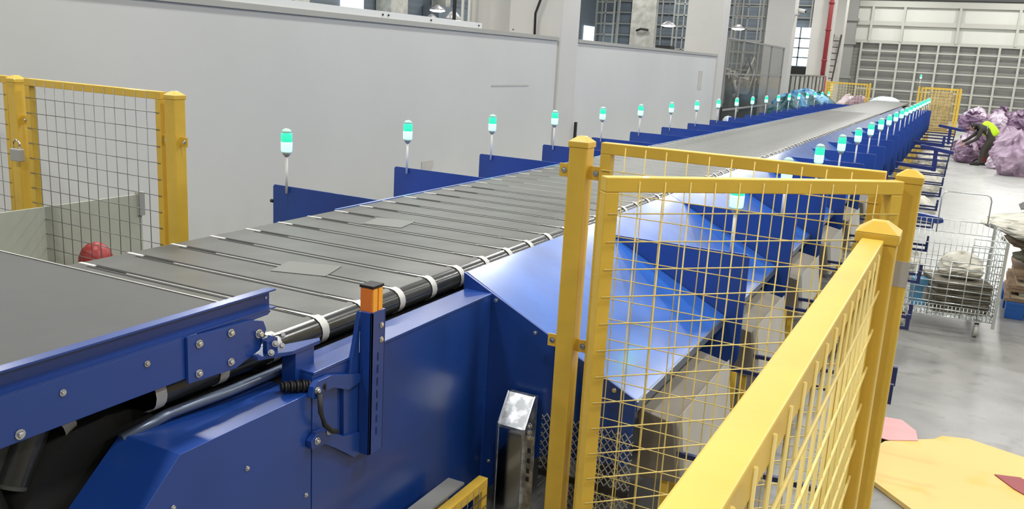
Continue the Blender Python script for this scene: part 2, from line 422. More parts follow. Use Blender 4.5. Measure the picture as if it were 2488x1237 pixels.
# ------------------------------------------------------------------ feed conveyor (foreground left)
fc = thing('feed_conveyor', 'dark feed belt conveyor with blue side rail ending above the grey belt', 'conveyor', (-2.8, .9, 0))
def F(mb, name, m, bevel=0): return loc(mb.build(name, m, fc, bevel), fc)
fb = MB(); prof = [(-1.2, 1.345), (-1.2, 1.372), (2.00, 1.372)]+[(2.00+.031*math.sin(t), 1.341+.031*math.cos(t)) for t in [PI*i/6 for i in range(1, 7)]]
fb.prism(prof, 'x', -3.67, -2.0)
F(fb, 'belt', 'belt_feed')
F(MB().box((-3.67, 1.989, 1.3735), (-2.0, 1.997, 1.3748)), 'pale_edge_line', 'cap')  # thin paler strip across the end of the belt
F(MB().prism([(-1.9735, 1.3363), (-1.9735, 1.4017), (-1.9377, 1.4017), (-1.9377, 1.3963), (-1.9672, 1.3963), (-1.9672, 1.3408), (-1.9377, 1.3408), (-1.9377, 1.3363)], 'y', -1.074, 2.148), 'upper_side_channel', 'blue')
F(MB().box((-1.978, -1.074, 1.2066), (-1.9377, 1.7631, 1.3359)), 'side_beam', 'blue', .002)
F(MB().prism([(1.7587, 1.1931), (1.7587, 1.3372), (2.0137, 1.3274), (2.0764, 1.3095), (2.0898, 1.2781), (2.0585, 1.2155), (1.9511, 1.1842)], 'x', -1.9368, -1.926), 'end_plate', 'blue', .001)
F(MB().prism([(1.8347, 1.3122), (2.1122, 1.3193), (2.1283, 1.3283), (2.1122, 1.339), (1.8347, 1.3372)], 'x', -1.969, -1.9404), 'belt_guard_tongue', 'blue', .002)
F(MB().box((-3.6963, -1.074, 1.2066), (-3.6695, 2.0585, 1.3811)), 'far_side_beam', 'blue')
F(MB().box((-3.6695, -1.074, 1.305), (-2.0137, 1.8795, 1.3274)), 'underside_tray', 'dark')
F(bolt((-1.926, 1.8007, 1.3086), (1, 0, 0), .0095, .013), 'bolt', 'steel')
F(bolt((-1.926, 1.9296, 1.3086), (1, 0, 0), .0095, .013), 'bolt', 'steel')
F(bolt((-1.926, 1.7972, 1.2155), (1, 0, 0), .0095, .013), 'bolt', 'steel')
F(bolt((-1.926, 1.9269, 1.2137), (1, 0, 0), .0095, .013), 'bolt', 'steel')
F(bolt((-1.926, 2.0495, 1.2746), (1, 0, 0), .011, .02), 'bolt', 'steel')
F(bolt((-1.9377, 1.2387, 1.2271), (1, 0, 0), .010, .012), 'bolt', 'steel')
F(bolt((-1.9377, 1.6217, 1.296), (1, 0, 0), .007, .009), 'bolt', 'steel')
F(bolt((-1.9377, 1.3595, 1.296), (1, 0, 0), .007, .009), 'bolt', 'steel')
F(MB().poly([(-1.967, 2.1319, 1.3694), (-1.9655, 2.1319, 1.3694)], .005, 8), 'rail_end_hole', 'offw')
# adjusting block and arm
F(MB().prism([(-1.96, 2.03), (-1.96, 2.10), (-1.915, 2.17), (-1.87, 2.29), (-1.85, 2.27), (-1.85, 2.13), (-1.90, 2.02)], 'z', 1.195, 1.207), 'adjuster_plate', 'blue')
F(MB().box((-1.915, 2.15, .985), (-1.855, 2.245, 1.195)), 'adjuster_block', 'blue', .002)
F(MB().prism([(2.06, 1.207), (2.11, 1.207), (2.11, 1.25), (2.085, 1.262), (2.06, 1.25)], 'x', -1.915, -1.897), 'bearing_lug', 'blue')
F(MB().poly([(-1.92, 2.06, 1.255), (-1.90, 2.13, 1.258)], .005, 8), 'tension_screw', 'steel')
for p in ((-1.89, 2.09, 1.235), (-1.885, 2.115, 1.222), (-1.90, 2.135, 1.25), (-1.88, 2.06, 1.215)):
    F(bolt(p, (.7, -.5, .4), .008, .013), 'adjuster_nut', 'lampB')
# ribbed black gland beside the block
g = MB(); P0 = Vector((-1.87, 2.10, 1.085)); P1_ = Vector((-1.79, 2.215, 1.075))
n_ = 15
for i in range(n_):
    t = i/(n_-1); c = P0.lerp(P1_, t); d = (P1_-P0).normalized()
    g.poly([c-d*.004, c+d*.004], .015+.008*t+(.004 if i % 2 else 0), 14)
tag(g.build('cable_gland', 'black'), 'black ribbed cable gland lying on the blue cover beside the adjusting block', 'cable gland')

# blue side covers
hc = thing('angled_cover', 'blue sheet cover with sloping front in the lower left foreground', 'machine cover', (-1.9, 1.7, 0))
o = loc(MB().prism([(1.20, 0), (1.20, .70), (1.607, 1.061), (2.165, 1.061), (2.165, 0)], 'x', -2.045, -1.80).build('body', 'blue', hc, .0015), hc)
for (y, z) in ((1.863, .911), (2.138, .696), (1.575, .911)):
    loc(bolt((-1.80, y, z), (1, 0, 0), .0065, .008).build('bolt', 'steel', hc), hc)
tc_ = thing('tall_side_cover', 'tall flat blue machine cover between the sensor bracket and the first chute', 'machine cover', (-1.87, 2.8, 0))
loc(MB().box((-1.935, 2.170, .15), (-1.80, 3.425, 1.118)).build('body', 'blue', tc_, .002), tc_)
loc(MB().box((-1.935, 2.172, 1.1185), (-1.796, 3.423, 1.130)).build('lid', 'blue', tc_, .0015), tc_)
loc(MB().box((-1.93, 2.2, 0), (-1.82, 3.4, .15)).build('plinth', 'blue_dark', tc_), tc_)

# sensor bracket
DYS = .035
sb = thing('sensor_bracket', 'upright slotted blue bracket carrying the orange sensor in the foreground', 'bracket', (-1.77, 2.4, .75))
def SBt(mb, name, m, bevel=0):
    mb.v = [(x, y+DYS, z) for x, y, z in mb.v]
    return loc(mb.build(name, m, sb, bevel), sb)
SBt(MB().box((-1.785, 2.372, .75), (-1.735, 2.385, 1.29)).box((-1.742, 2.372, .75), (-1.735, 2.455, 1.29)).box((-1.79, 2.45, .75), (-1.735, 2.457, 1.29)), 'upright_channel', 'blue', .0015)
SBt(MB().prism([(2.372, 1.29), (2.372, .75), (2.29, .80), (2.285, 1.03), (2.31, 1.06), (2.345, 1.18)], 'x', -1.80, -1.785), 'gusset_plate', 'blue', .0015)
SBt(MB().prism([(2.385, 1.03), (2.385, 1.055), (2.20, 1.105), (2.135, 1.105), (2.112, 1.09), (2.105, 1.055), (2.12, 1.045), (2.16, 1.06), (2.22, 1.055), (2.30, 1.02)], 'x', -1.797, -1.775), 'upper_arm', 'blue', .001)
SBt(MB().prism([(2.385, .75), (2.385, .83), (2.27, .855), (2.18, .915), (2.13, .92), (2.10, .90), (2.105, .87), (2.17, .865), (2.24, .82), (2.34, .745)], 'x', -1.797, -1.775), 'lower_arm', 'blue', .001)
for z in (1.075, .893): SBt(bolt((-1.775, 2.128, z), (1, 0, 0), .0095, .012), 'bolt', 'steel')
for z in (1.235, 1.18): SBt(bolt((-1.735, 2.432, z), (1, 0, 0), .008, .008), 'bolt', 'steel')
slot = MB()
for k in range(7): slot.box((-1.7352, 2.412, 1.105-.048*k), (-1.7335, 2.419, 1.135-.048*k))
SBt(slot, 'slot_row', 'blue_dark')
SBt(MB().poly([(-1.765, 2.13, 1.065), (-1.76, 2.13, 1.0), (-1.755, 2.145, .95), (-1.75, 2.18, .915), (-1.75, 2.205, .905)], .009, 10), 'sensor_cable', 'black')
SBt(bolt((-1.775, 2.19, .905), (1, 0, 0), .009, .014), 'bolt', 'steel')
sn = thing('light_sensor', 'orange light curtain sensor with black cap on top of the slotted bracket', 'sensor', (-1.765, 2.41, 1.29))
sn_at = (-1.765, 2.41+DYS, 1.29)
loc(MB().box((-1.795, 2.385, 1.285), (-1.745, 2.447, 1.375)).build('body', 'orange', sn, .002), sn)
loc(MB().box((-1.7448, 2.388, 1.288), (-1.740, 2.412, 1.374)).box((-1.7448, 2.42, 1.288), (-1.740, 2.443, 1.374)).build('lens_strip', 'amber', sn), sn)
loc(MB().box((-1.798, 2.383, 1.375), (-1.738, 2.449, 1.385)).build('end_cap', 'black', sn, .001), sn)
sn.location = sn_at

# ------------------------------------------------------------------ chutes, dividers, lights
P_ = 1.6
def chute_right():
    t = thing('discharge_chute', '', 'chute', (0, 0, 0), 'right hand discharge chutes')
    x0, z0, x1, z1 = -1.945, 1.205, -1.075, .765
    MB().prism([(x0, z0), (x0, z0-.012), (x1, z1-.012), (x1, z1)], 'y', .004, P_-.006).build('slide', 'blue_lit', t)
    MB().prism([(-1.93, 1.196), (-1.93, .62), (-1.79, .62), (-1.79, 1.118)], 'y', P_-.006, P_).build('inner_plate', 'blue', t)
    # divider on the far side, its level top standing above the slide
    MB().prism([(-1.845, 1.150), (-.985, 1.150), (-.970, 1.13), (-.970, .52), (-1.02, .40), (-1.79, .40), (-1.79, 1.115)], 'y', P_, P_+.012).build('divider', 'blue', t, .0008)
    MB().prism([(x1-.004, z1), (x1+.008, z1-.006), (x1+.008, z1-.05), (x1-.004, z1-.05)], 'y', .01, P_-.01).build('lip', 'rail', t)
    return t
BAY = 3.44
cr = rebase(chute_right(), -1.5)
for k in range(19):
    lb = 'blue discharge chute on the right of the belt, %s from the camera' % ORD[k]
    r = cr if k == 0 else dup(cr, (0, 0, 0), lb)
    r.location = (-1.5, BAY+P_*k, 0); r['label'] = lb
c0 = cr
o = MB().prism([(-1.95, 1.205), (-1.95, .30), (-1.79, .14), (-1.5, .40), (-1.08, .46), (-1.07, .70), (-1.068, .775)], 'y', -.014, 0).build('side_wall', 'blue', c0, .001); o.location.x += 1.5
for (x, z) in ((-1.775, 1.10), (-1.567, .985), (-1.17, .80)):
    bolt((x+1.5, -.014, z), (0, -1, 0), .008, .009).build('bolt', 'steel', c0)
bolt((-.27, -.014, .30), (0, -1, 0), .008, .009).build('bolt', 'steel', c0)

def chute_left():
    t = thing('discharge_chute', '', 'chute', (0, 0, 0), 'left hand discharge chutes')
    MB().prism([(-3.435, 1.19), (-3.435, 1.178), (-4.42, .72), (-4.42, .732)], 'y', .004, P_-.006).build('slide', 'blue_lit', t)
    MB().prism([(-3.43, 1.185), (-3.6, 1.148), (-4.545, 1.150), (-4.558, 1.135), (-4.560, .62), (-4.42, .50), (-3.43, .50)], 'y', -.012, 0).build('divider', 'blue', t, .0008)
    return t
cl = rebase(chute_left(), -4)
for k in range(19):
    lb = 'blue discharge chute on the left of the belt, %s from the camera' % ORD[k]
    r = cl if k == 0 else dup(cl, (0, 0, 0), lb)
    r.location = (-4, 5.04+P_*k, 0); r['label'] = lb
MB().tube((-.56, -.006, 1.02), (-.585, -.006, 1.02), .014, 8).build('edge_knob', 'black', cl)

def tower_light():
    t = thing('indicator_light', '', 'light', (0, 0, 0), 'green indicator lights along the conveyor')
    MB().lathe([(.010, -.05), (.010, .235)], n=10).build('pole', 'pole', t)
    MB().lathe([(.014, .225), (.030, .245), (.034, .262)], n=16).build('base', 'cap', t)
    MB().lathe([(.036, .262), (.040, .268), (.042, .33), (.041, .335)], n=18).build('lower_lens', 'lensL', t)
    MB().lathe([(.041, .335), (.042, .34), (.041, .395), (.038, .402)], n=18).build('upper_lens', 'lensU', t)
    MB().lathe([(.038, .402), (.035, .418), (.020, .430), (.002, .434)], n=18).build('cap', 'lensC', t)
    return t
tl = tower_light()
for side, X, yo in (('right', -1.088, .03), ('left', -4.41, -.03)):
    for k in range(19):
        lb = 'green lit indicator light on a white pole, %s from the camera in the %s row' % (ORD[k], side)
        L_ = (X, 5.04+P_*k+yo, 1.15)
        if side == 'right' and k == 0: r = tl; r.location = L_; r['label'] = lb
        else: dup(tl, L_, lb)
tl2 = dup(tl, (-1.75, 40.4, 1.95), 'green lit indicator light on top of the left post of the far right fence')
tl2['group'] = 'far light'

# outlet bins under the chutes
def bin_():
    t = thing('outlet_bin', '', 'bin', (0, 0, 0), 'outlet bins under the right hand chutes')
    MB().prism([(-1.10, .69), (-.93, .655), (-.89, .38), (-1.06, .36)], 'y', .12, 1.10).build('body', 'beige', t, .004)
    MB().prism([(-.93, .655), (-.905, .69), (-.865, .38), (-.89, .38)], 'y', .16, 1.04).build('outer_flap', 'offw', t)
    return t
bn = rebase(bin_(), -.95)
for k in range(6):
    lb = 'beige outlet bin below the %s chute on the right' % ORD[k]
    if k == 0: bn.location = (-.95, BAY, 0); bn['label'] = lb
    else: dup(bn, (-.95, BAY+P_*k, 0), lb)
# bag rack: two navy rods reaching out from each bay with end stops, legs below
def rack():
    t = thing('bag_rack', '', 'rack', (0, 0, 0), 'navy bag racks below the right hand chutes')
    for y in (.16, 1.44):
        MB().bar((-1.05, y, .50), (-.12, y, .50), .022, .022).build('rod', 'navy', t)
        MB().box((-.135, y-.014, .49), (-.108, y+.014, .60)).build('end_stop', 'navy', t)
        MB().bar((-.95, y, 0), (-.95, y, .49), .03, .03).build('leg', 'yellow', t)
    MB().bar((-.95, .16, .10), (-1.2, 1.44, .34), .05, .012).build('brace', 'yellow', t)
    return t
rk = rebase(rack(), -.6)
for k in range(19):
    lb = 'navy bag rack with two rods below the %s chute on the right' % ORD[k]
    if k == 0: rk.location = (-.6, BAY, 0); rk['label'] = lb
    else: dup(rk, (-.6, BAY+P_*k, 0), lb)

# sack maker: squashed, creased bag
from mathutils import noise as NZ
def sack(name, sx, sy, sz, m, seed, fold=.26, n=40, tie=False):
    rd = random.Random(seed); ph = [rd.uniform(0, 6.28) for _ in range(8)]; so = Vector((seed*3.7, seed*1.9, seed*.7))
    n = max(n, 30); rows = int(n*.9); vs = []
    for i in range(rows+1):
        v = i/rows
        prof = math.sin(PI*(.14+.86*v))**.45 if v < 1 else .03
        if tie and v > .84: prof = .20+2.2*abs(v-.90)
        for k in range(n):
            t = 2*PI*k/n; cx, cy = math.cos(t), math.sin(t)
            sq = 1/max(abs(cx), abs(cy))**.45
            p = Vector((cx*1.2, cy*1.2, v*1.6))+so
            rid = 1-abs(NZ.noise(p*1.9))*2.6
            rid2 = 1-abs(NZ.noise(p*4.3))*2.6
            w = 1+fold*(1.0*NZ.noise(p*1.1)*1.6+.75*max(-.6, rid)-.3+.38*max(-.5, rid2)+.25*math.sin(3*t+ph[0]+4*v))
            r = prof*w*sq
            zz = v*sz*(1+fold*.9*NZ.noise(Vector((cx, cy, 0))*1.7+so)*v)
            vs.append((cx*sx*r*.82, cy*sy*r*.82, max(0, zz)))
    fsx = []
    for i in range(rows):
        for k in range(n):
            a = i*n+k; b = i*n+(k+1) % n; fsx.append((a, b, b+n, a+n))
    fsx.append(tuple(reversed(range(n)))); fsx.append(tuple(rows*n+k for k in range(n)))
    return MB().add(vs, fsx, False).build(name, m)
# cream sacks lying under the racks farther down
cs0 = sack('woven_sack', .42, .36, .40, 'cream', 3, .12)
tag(cs0, '', 'sack', 'cream sacks under the bag racks')
for j, k in enumerate((2, 4, 7, 9, 10, 12, 13)):
    lb = 'cream woven sack under the %s bag rack on the right' % ORD[k]
    L_ = (-.52, BAY+P_*k+.8, 0)
    if j == 0: cs0.location = L_; cs0['label'] = lb
    else: dup1(cs0, L_, lb, (0, 0, j*1.1))
# navy T shaped paddles standing in the racks
def paddle(loc_, rz, lb, s=1):
    t = thing('bag_clamp', lb, 'clamp', loc_, None, rz)
    MB().prism([(-.30, .07), (-.26, .10), (.30, .02), (.32, -.03), (.26, -.05), (-.27, .03)], 'y', -.05, .05).build('paddle', 'clamp', t, .01)
    MB().box((-.03, -.04, -.40), (.04, .04, .02)).build('stem', 'clamp', t)
    return t
_p = paddle((-.32, 9.9, .80), .25, 'blue bag clamp paddle beside the wire cart')
for c_ in [c for c in bpy.data.objects if c.parent == _p]: c_.data.materials[0] = M['blue']
paddle((-.35, 18.9, .86), .1, 'blue T shaped bag clamp in the middle of the rack row')
paddle((-.22, 25.5, .98), 0, 'blue T shaped bag clamp near the pile of lilac sacks')
tag(MB().prism([(-1.0, .60), (-.28, .55), (-.28, .78), (-.32, .78), (-.34, .62), (-1.0, .66)], 'y', 17.9, 17.98).build('bag_tray', 'clamp'), 'long blue tray arm reaching out below the middle chutes', 'tray')
tag(MB().prism([(-1.0, .60), (-.28, .56), (-.28, .84), (-.34, .84), (-.35, .65), (-1.0, .67)], 'y', 24.4, 24.5).build('bag_tray', 'clamp'), 'blue tray arm reaching out below the far chutes', 'tray')

# ------------------------------------------------------------------ yellow fences
def post(x, y, lb, h=1.9, tabs=(), tape=None):
    t = thing('fence_post', lb, 'post', (x, y, 0), 'yellow fence posts')
    MB().box((-.04, -.04, .01), (.04, .04, h-.035)).build('post_tube', 'yellow', t, .006)
    c = MB().box((-.044, -.044, h-.045), (.044, .044, h-.022))
    c.add([(-.044, -.044, h-.022), (.044, -.044, h-.022), (.044, .044, h-.022), (-.044, .044, h-.022), (-.015, -.015, h), (.015, -.015, h), (.015, .015, h), (-.015, .015, h)],
          [(0, 1, 5, 4), (1, 2, 6, 5), (2, 3, 7, 6), (3, 0, 4, 7), (4, 5, 6, 7)])
    c.build('post_cap', 'yellow', t, .003)
    MB().box((-.07, -.07, 0), (.07, .07, .01)).build('base_plate', 'yellow', t)
    for (sx, sy, z) in tabs:
        ax = Vector((sx, sy, 0)); sd = Vector((-sy, sx, 0))
        p = ax*.038; q = ax*.092
        MB().bar((p.x, p.y, z), (q.x, q.y, z), .006, .055).build('bracket_tab', 'yellow', t, .001)
        c2 = Vector((ax.x*.070, ax.y*.070, z))+Vector((0, -.003, 0) if sx else (.003, 0, 0))
        bolt(c2, (0, -1, 0) if sx else (1, 0, 0), .009, .009).build('bolt', 'steel', t)
    if tape:
        MB().box((-.0415, -.0415, tape), (.0415, .0415, tape+.09)).build('clear_tape', 'tape', t)
    return t
def mesh_panel(name, lb, p, q, z0, z1, cat='fence panel', sp=.085, wire='wire', fr='yellow', fw=.045, group=None, ro=.0022):
    p = Vector((p[0], p[1], 0)); q = Vector((q[0], q[1], 0)); d = (q-p); Ln = d.length; d.normalize()
    ang = math.atan2(d.y, d.x)
    t = thing(name, lb, cat, (p.x, p.y, 0), group, ang)
    fm = MB(); h = fw
    fm.box((0, -h/2, z1-h), (Ln, h/2, z1)); fm.build('top_rail', fr, t, .003)
    MB().box((0, -h/2, z0), (Ln, h/2, z0+h)).build('bottom_rail', fr, t, .003)
    MB().box((0, -h/2+.0004, z0+h), (h, h/2-.0004, z1-h)).build('side_rail', fr, t, .003)
    MB().box((Ln-h, -h/2+.0004, z0+h), (Ln, h/2-.0004, z1-h)).build('side_rail', fr, t, .003)
    n = max(2, round((Ln-h)/sp)); m = MB()
    for i in range(1, n):
        x = h*.5+(Ln-h)*i/n; j = .0015*math.sin(i*2.3)
        m.poly([(x, -h/2-.001, z0+.012), (x+j, -h/2-.001, (z0+z1)/2), (x, -h/2-.001, z1-.012)], ro, 6)
    k = max(2, round((z1-z0-h)/sp))
    for i in range(1, k):
        z = z0+h*.5+(z1-z0-h)*i/k
        m.poly([(.012, -h/2-.0045, z), (Ln*.5, -h/2-.0045, z+.0015*math.sin(i*1.7)), (Ln-.012, -h/2-.0045, z)], ro, 6)
    m.build('wire_mesh', wire, t)
    return t
post(-1.348, 3.285, 'yellow fence post in front of the first chute', tabs=((-1, 0, 1.755), (1, 0, 1.755), (-1, 0, 1.02), (1, 0, 1.02)))
post(-.124, 3.24, 'tall yellow fence post at the far side of the open gate', tape=1.50)
post(-.121, 2.005, 'yellow fence post at the near side of the open gate')
mesh_panel('safety_fence', 'yellow wire mesh panel fixed behind the open gate leaf', (-1.252, 3.27), (-.20, 3.235), .12, 1.885)
mesh_panel('gate_leaf', 'open yellow wire mesh gate leaf hinged on the far gate post', (-.918, 2.425), (-.150, 3.165), .10, 1.866, 'gate')
mesh_panel('safety_fence', 'yellow wire mesh panel running from the near gate post towards the camera', (-.145, .30), (-.128, 1.955), .12, 1.866, ro=.003)
post(-3.945, 3.56, 'yellow fence post just left of the grey belt', tabs=((-1, 0, 1.62), (1, 0, 1.62)))
post(-5.425, 3.62, 'yellow fence post at the left edge holding the padlocked gate', tabs=((1, 0, 1.62),))
lg = mesh_panel('gate_leaf', 'closed yellow wire mesh gate in front of the white partition', (-5.285, 3.60), (-4.04, 3.565), .12, 1.89, 'gate', sp=.094, wire='wire_grey', ro=.0026)
mesh_panel('safety_fence', 'yellow wire mesh panel cut off by the left edge of the view', (-6.35, 3.66), (-5.50, 3.625), .12, 1.89, sp=.094, wire='wire_grey')
pl = thing('padlock', 'grey padlock hanging between the left gate and its post', 'padlock', (-5.36, 3.55, 1.40))
MB().box((-.05, -.02, -.04), (.05, .02, .04)).build('body', 'cap', pl, .006)
MB().poly([(-.03, 0, .04), (-.03, 0, .08), (0, 0, .10), (.03, 0, .08), (.03, 0, .04)], .006, 8).build('shackle', 'steel', pl)
# far fences
for x, lb in ((-5.40, 'left post of the far yellow fence beyond the belt end'), (-3.66, 'right post of the far yellow fence left of the belt end'),
              (-1.75, 'left post of the far yellow fence right of the belt end'), (-.20, 'right post of the far yellow fence beside the lilac sacks')):
    post(x, 40.5, 'yellow '+lb)
mesh_panel('safety_fence', 'far yellow mesh fence panel left of the belt end', (-5.33, 40.5), (-3.73, 40.5), .12, 1.87, wire='wire_far', sp=.12, fw=.07, ro=.006)
mesh_panel('safety_fence', 'far yellow mesh fence panel running back from the left far post', (-5.40, 40.545), (-5.40, 42.4), .0, 1.87, wire='wire_far', sp=.12, fw=.07, ro=.008)
mesh_panel('safety_fence', 'far yellow mesh fence panel right of the belt end', (-1.66, 40.5), (-.27, 40.5), .12, 1.87, wire='wire_far', sp=.13, fw=.07, ro=.006)
mesh_panel('safety_fence', 'far yellow mesh fence panel running back from the right far post', (-.20, 40.545), (-.20, 42.655), .0, 1.87, wire='wire_far', sp=.13, fw=.07, ro=.008)
mesh_panel('safety_fence', 'second far yellow mesh panel behind the right far fence', (-1.6, 42.7), (-.27, 42.7), .0, 1.87, wire='wire_far', sp=.13, fw=.07, ro=.006)
tag(MB().box((-1.4, 43.3, 0), (-.5, 43.4, 1.72)).build('tan_board', 'brown2'), 'tan board standing behind the far right yellow fence', 'board')

# low yellow guard beside the tall cover
lgd = mesh_panel('low_guard', 'low yellow mesh guard at the foot of the tall blue cover', (-1.60, 1.9), (-1.60, 3.06), .02, .425, 'guard', wire='wire_grey', sp=.05)
tag(MB().box((-1.74, 1.9, .395), (-1.66, 3.0, .405)).box((-1.74, 1.9, 0), (-1.735, 3.0, .395)).build('cover_strip', 'cap'), 'dull grey strip behind the low yellow guard', 'strip')
# expanded metal guard below the first chute side wall
eg = MB(); X0, X1, Z0, Z1 = -1.50, -1.06, .0, .62
n = 14
for i in range(-n, n):
    for s_ in (1, -1):
        a = X0+(X1-X0)*i/n*1.0
        pts = []
        for (zz) in (Z0, Z1):
            xx = a+(zz-Z0)*.75 if s_ > 0 else a+(X1-X0)+(Z1-zz)*.75-(X1-X0)*.45
            pts.append((xx, zz))
        (xa, za), (xb, zb) = pts
        if xa > xb: xa, za, xb, zb = xb, zb, xa, za
        if xb < X0 or xa > X1: continue
        if xa < X0: za += (zb-za)*(X0-xa)/(xb-xa); xa = X0
        if xb > X1: zb = za+(zb-za)*(X1-xa)/(xb-xa); xb = X1
        if xb-xa > .01: eg.bar((xa, 3.415, za), (xb, 3.415, zb), .003, .004)
et = thing('expanded_metal_guard', 'grey diamond mesh guard behind the front yellow post', 'guard', (-1.3, 3.41, 0))
loc(eg.build('diamond_mesh', 'machine2', et), et)
loc(MB().bar((X0, 3.413, .33), (X1, 3.413, .33), .01, .03).build('cross_strap', 'black', et), et)

# galvanised cable duct
gd = thing('cable_duct', 'upright galvanised cable duct standing against the first chute wall', 'duct', (-1.58, 3.3, 0))
def G(mb, name, m, bevel=0): return loc(mb.build(name, m, gd, bevel), gd)
G(MB().prism([(3.285, 0), (3.285, .572), (3.375, .70), (3.40, .70), (3.40, 0)], 'x', -1.655, -1.52), 'duct_body', 'galv')
G(MB().box((-1.651, 3.2835, .02), (-1.535, 3.2848, .560)), 'polished_front', 'mirror')
G(MB().bar((-1.657, 3.282, 0), (-1.657, 3.282, .575), .008, .008), 'edge_fold', 'steel')
G(MB().bar((-1.530, 3.282, 0), (-1.530, 3.282, .575), .008, .008), 'edge_fold', 'steel')
G(MB().bar((-1.655, 3.283, .575), (-1.655, 3.373, .703), .006, .012), 'edge_fold', 'steel')
G(MB().bar((-1.522, 3.283, .575), (-1.522, 3.373, .703), .006, .012), 'edge_fold', 'steel')
G(MB().box((-1.52, 3.29, 0), (-1.475, 3.296, .55)), 'slotted_flange', 'galv')
for z in (.60, .57, .545): G(bolt((-1.50, 3.292, z), (0, -1, 0), .009, .016), 'nut', 'steel')
for z in (.47, .42, .37, .33): G(MB().box((-1.505, 3.288, z), (-1.49, 3.29, z+.022)), 'slot', 'black')

# ------------------------------------------------------------------ things by the left gate
gb = thing('guard_board', 'pale green board standing behind the left yellow gate', 'board', (-5.16, 3.9, 0))
loc(MB().box((-5.17, 2.2, 0), (-5.15, 4.32, 1.083)).build('board', 'greenboard', gb), gb)
loc(MB().box((-5.18, 4.285, .93), (-5.13, 4.335, 1.10)).build('corner_clamp', 'cap', gb, .004), gb)
rb = tag(MB().lathe([(.10, 0), (.11, .03), (.11, .70), (.105, .76), (.085, .81), (.05, .845), (.01, .857)], n=24).build('red_cylinder', 'red'),
    'round topped red cylinder behind the closed yellow gate', 'cylinder')
rb.location = (-4.92, 3.75, 0)

# ------------------------------------------------------------------ wire cart, pile on pallet, cards
ct = thing('wire_cart', 'zinc wire mesh cart on casters beyond the yellow posts', 'cart', (.08, 8.9, 0), None, math.radians(4))
hx, hy, cz0, cz1 = .40, .50, .16, .88
def wires(mb, o, u, v, lu, lv, nu, nv, r=.003):
    o, u, v = Vector(o), Vector(u), Vector(v)
    for i in range(nu+1): a = o+u*(lu*i/nu); mb.tube(a, a+v*lv, r, 5)
    for j in range(nv+1): a = o+v*(lv*j/nv); mb.tube(a, a+u*lu, r, 5)
    return mb
X_, Y_, Z_ = (1, 0, 0), (0, 1, 0), (0, 0, 1)
wires(MB(), (-hx, -hy, cz0), X_, Y_, .8, 1.0, 20, 20, .0028).build('base_grid', 'chrome', ct)
wires(MB(), (-hx, hy, cz0), X_, Z_, .8, cz1-cz0, 16, 6).build('back_side', 'chrome', ct)
wires(MB(), (-hx, -hy, cz0), X_, Z_, .8, .50, 6, 8, .0042).build('front_flap', 'chrome', ct)
wires(MB(), (-hx, -hy, cz0), X_, Z_, .8, .10, 26, 3, .0028).build('base_skirt', 'chrome', ct)
wires(MB(), (hx, -hy, cz0), Y_, Z_, 1.0, cz1-cz0, 6, 14, .0042).build('right_side', 'chrome', ct)
wires(MB(), (hx-.26, -hy, cz0+.5), X_, Z_, .26, cz1-cz0-.5, 2, 4, .0042).build('front_corner_panel', 'chrome', ct)
wires(MB(), (-hx, -hy, cz0), Y_, Z_, 1.0, cz1-cz0, 14, 6).build('left_side', 'chrome', ct)
MB().poly([(-.10, hy, .75), (-.10, hy, 1.10), (-.085, hy, 1.14), (-.05, hy, 1.155), (.28, hy, 1.155), (.315, hy, 1.14), (.33, hy, 1.10), (.33, hy, .88)], .006, 8).build('push_handle', 'chrome', ct)
for a in ((hx, -hy), (hx, hy), (-hx, -hy), (-hx, hy)):
    MB().box((a[0]-.012, a[1]-.012, .11), (a[0]+.012, a[1]+.012, cz1)).build('corner_post', 'chrome', ct)
for a in ((hx-.12, -hy+.08), (hx-.08, hy-.06), (-hx+.08, -hy+.08), (-hx+.08, hy-.06)):
    w = MB().poly([(a[0]-.016, a[1], .062), (a[0]+.016, a[1], .062)], .062, 20).build('caster_wheel', 'offw', ct)
    MB().box((a[0]-.022, a[1]-.03, .05), (a[0]-.017, a[1]+.03, .14)).box((a[0]+.017, a[1]-.03, .05), (a[0]+.022, a[1]+.03, .14)).box((a[0]-.03, a[1]-.035, .135), (a[0]+.03, a[1]+.035, .15)).build('caster_fork', 'steel', w)
pb = MB()
for i in range(11):
    j = random.uniform(-.02, .02); z = .172+i*.026
    pb.box((-.22+j, -.26+j, z), (.24+j*.5, .20-j, z+.021))
o = tag(pb.build('bundle_of_bags', 'bundle'), 'bundle of folded grey green bags lying inside the wire cart', 'bundle'); o.location = (.17, 8.8, 0); o.rotation_euler = (0, 0, .3)
o = sack('woven_sack', .22, .20, .22, 'cream', 12, .14); tag(o, 'small pale sack on the bundle inside the wire cart', 'sack'); o.location = (.19, 8.8, .46)
bx = thing('carton', 'light blue printed carton inside the wire cart', 'carton', (-.10, 8.75, .165), None, .2)
MB().box((-.08, -.07, 0), (.08, .07, .24)).build('body', 'bluebag', bx); MB().box((.01, -.0725, .05), (.07, -.0705, .17)).build('label', 'offw', bx)
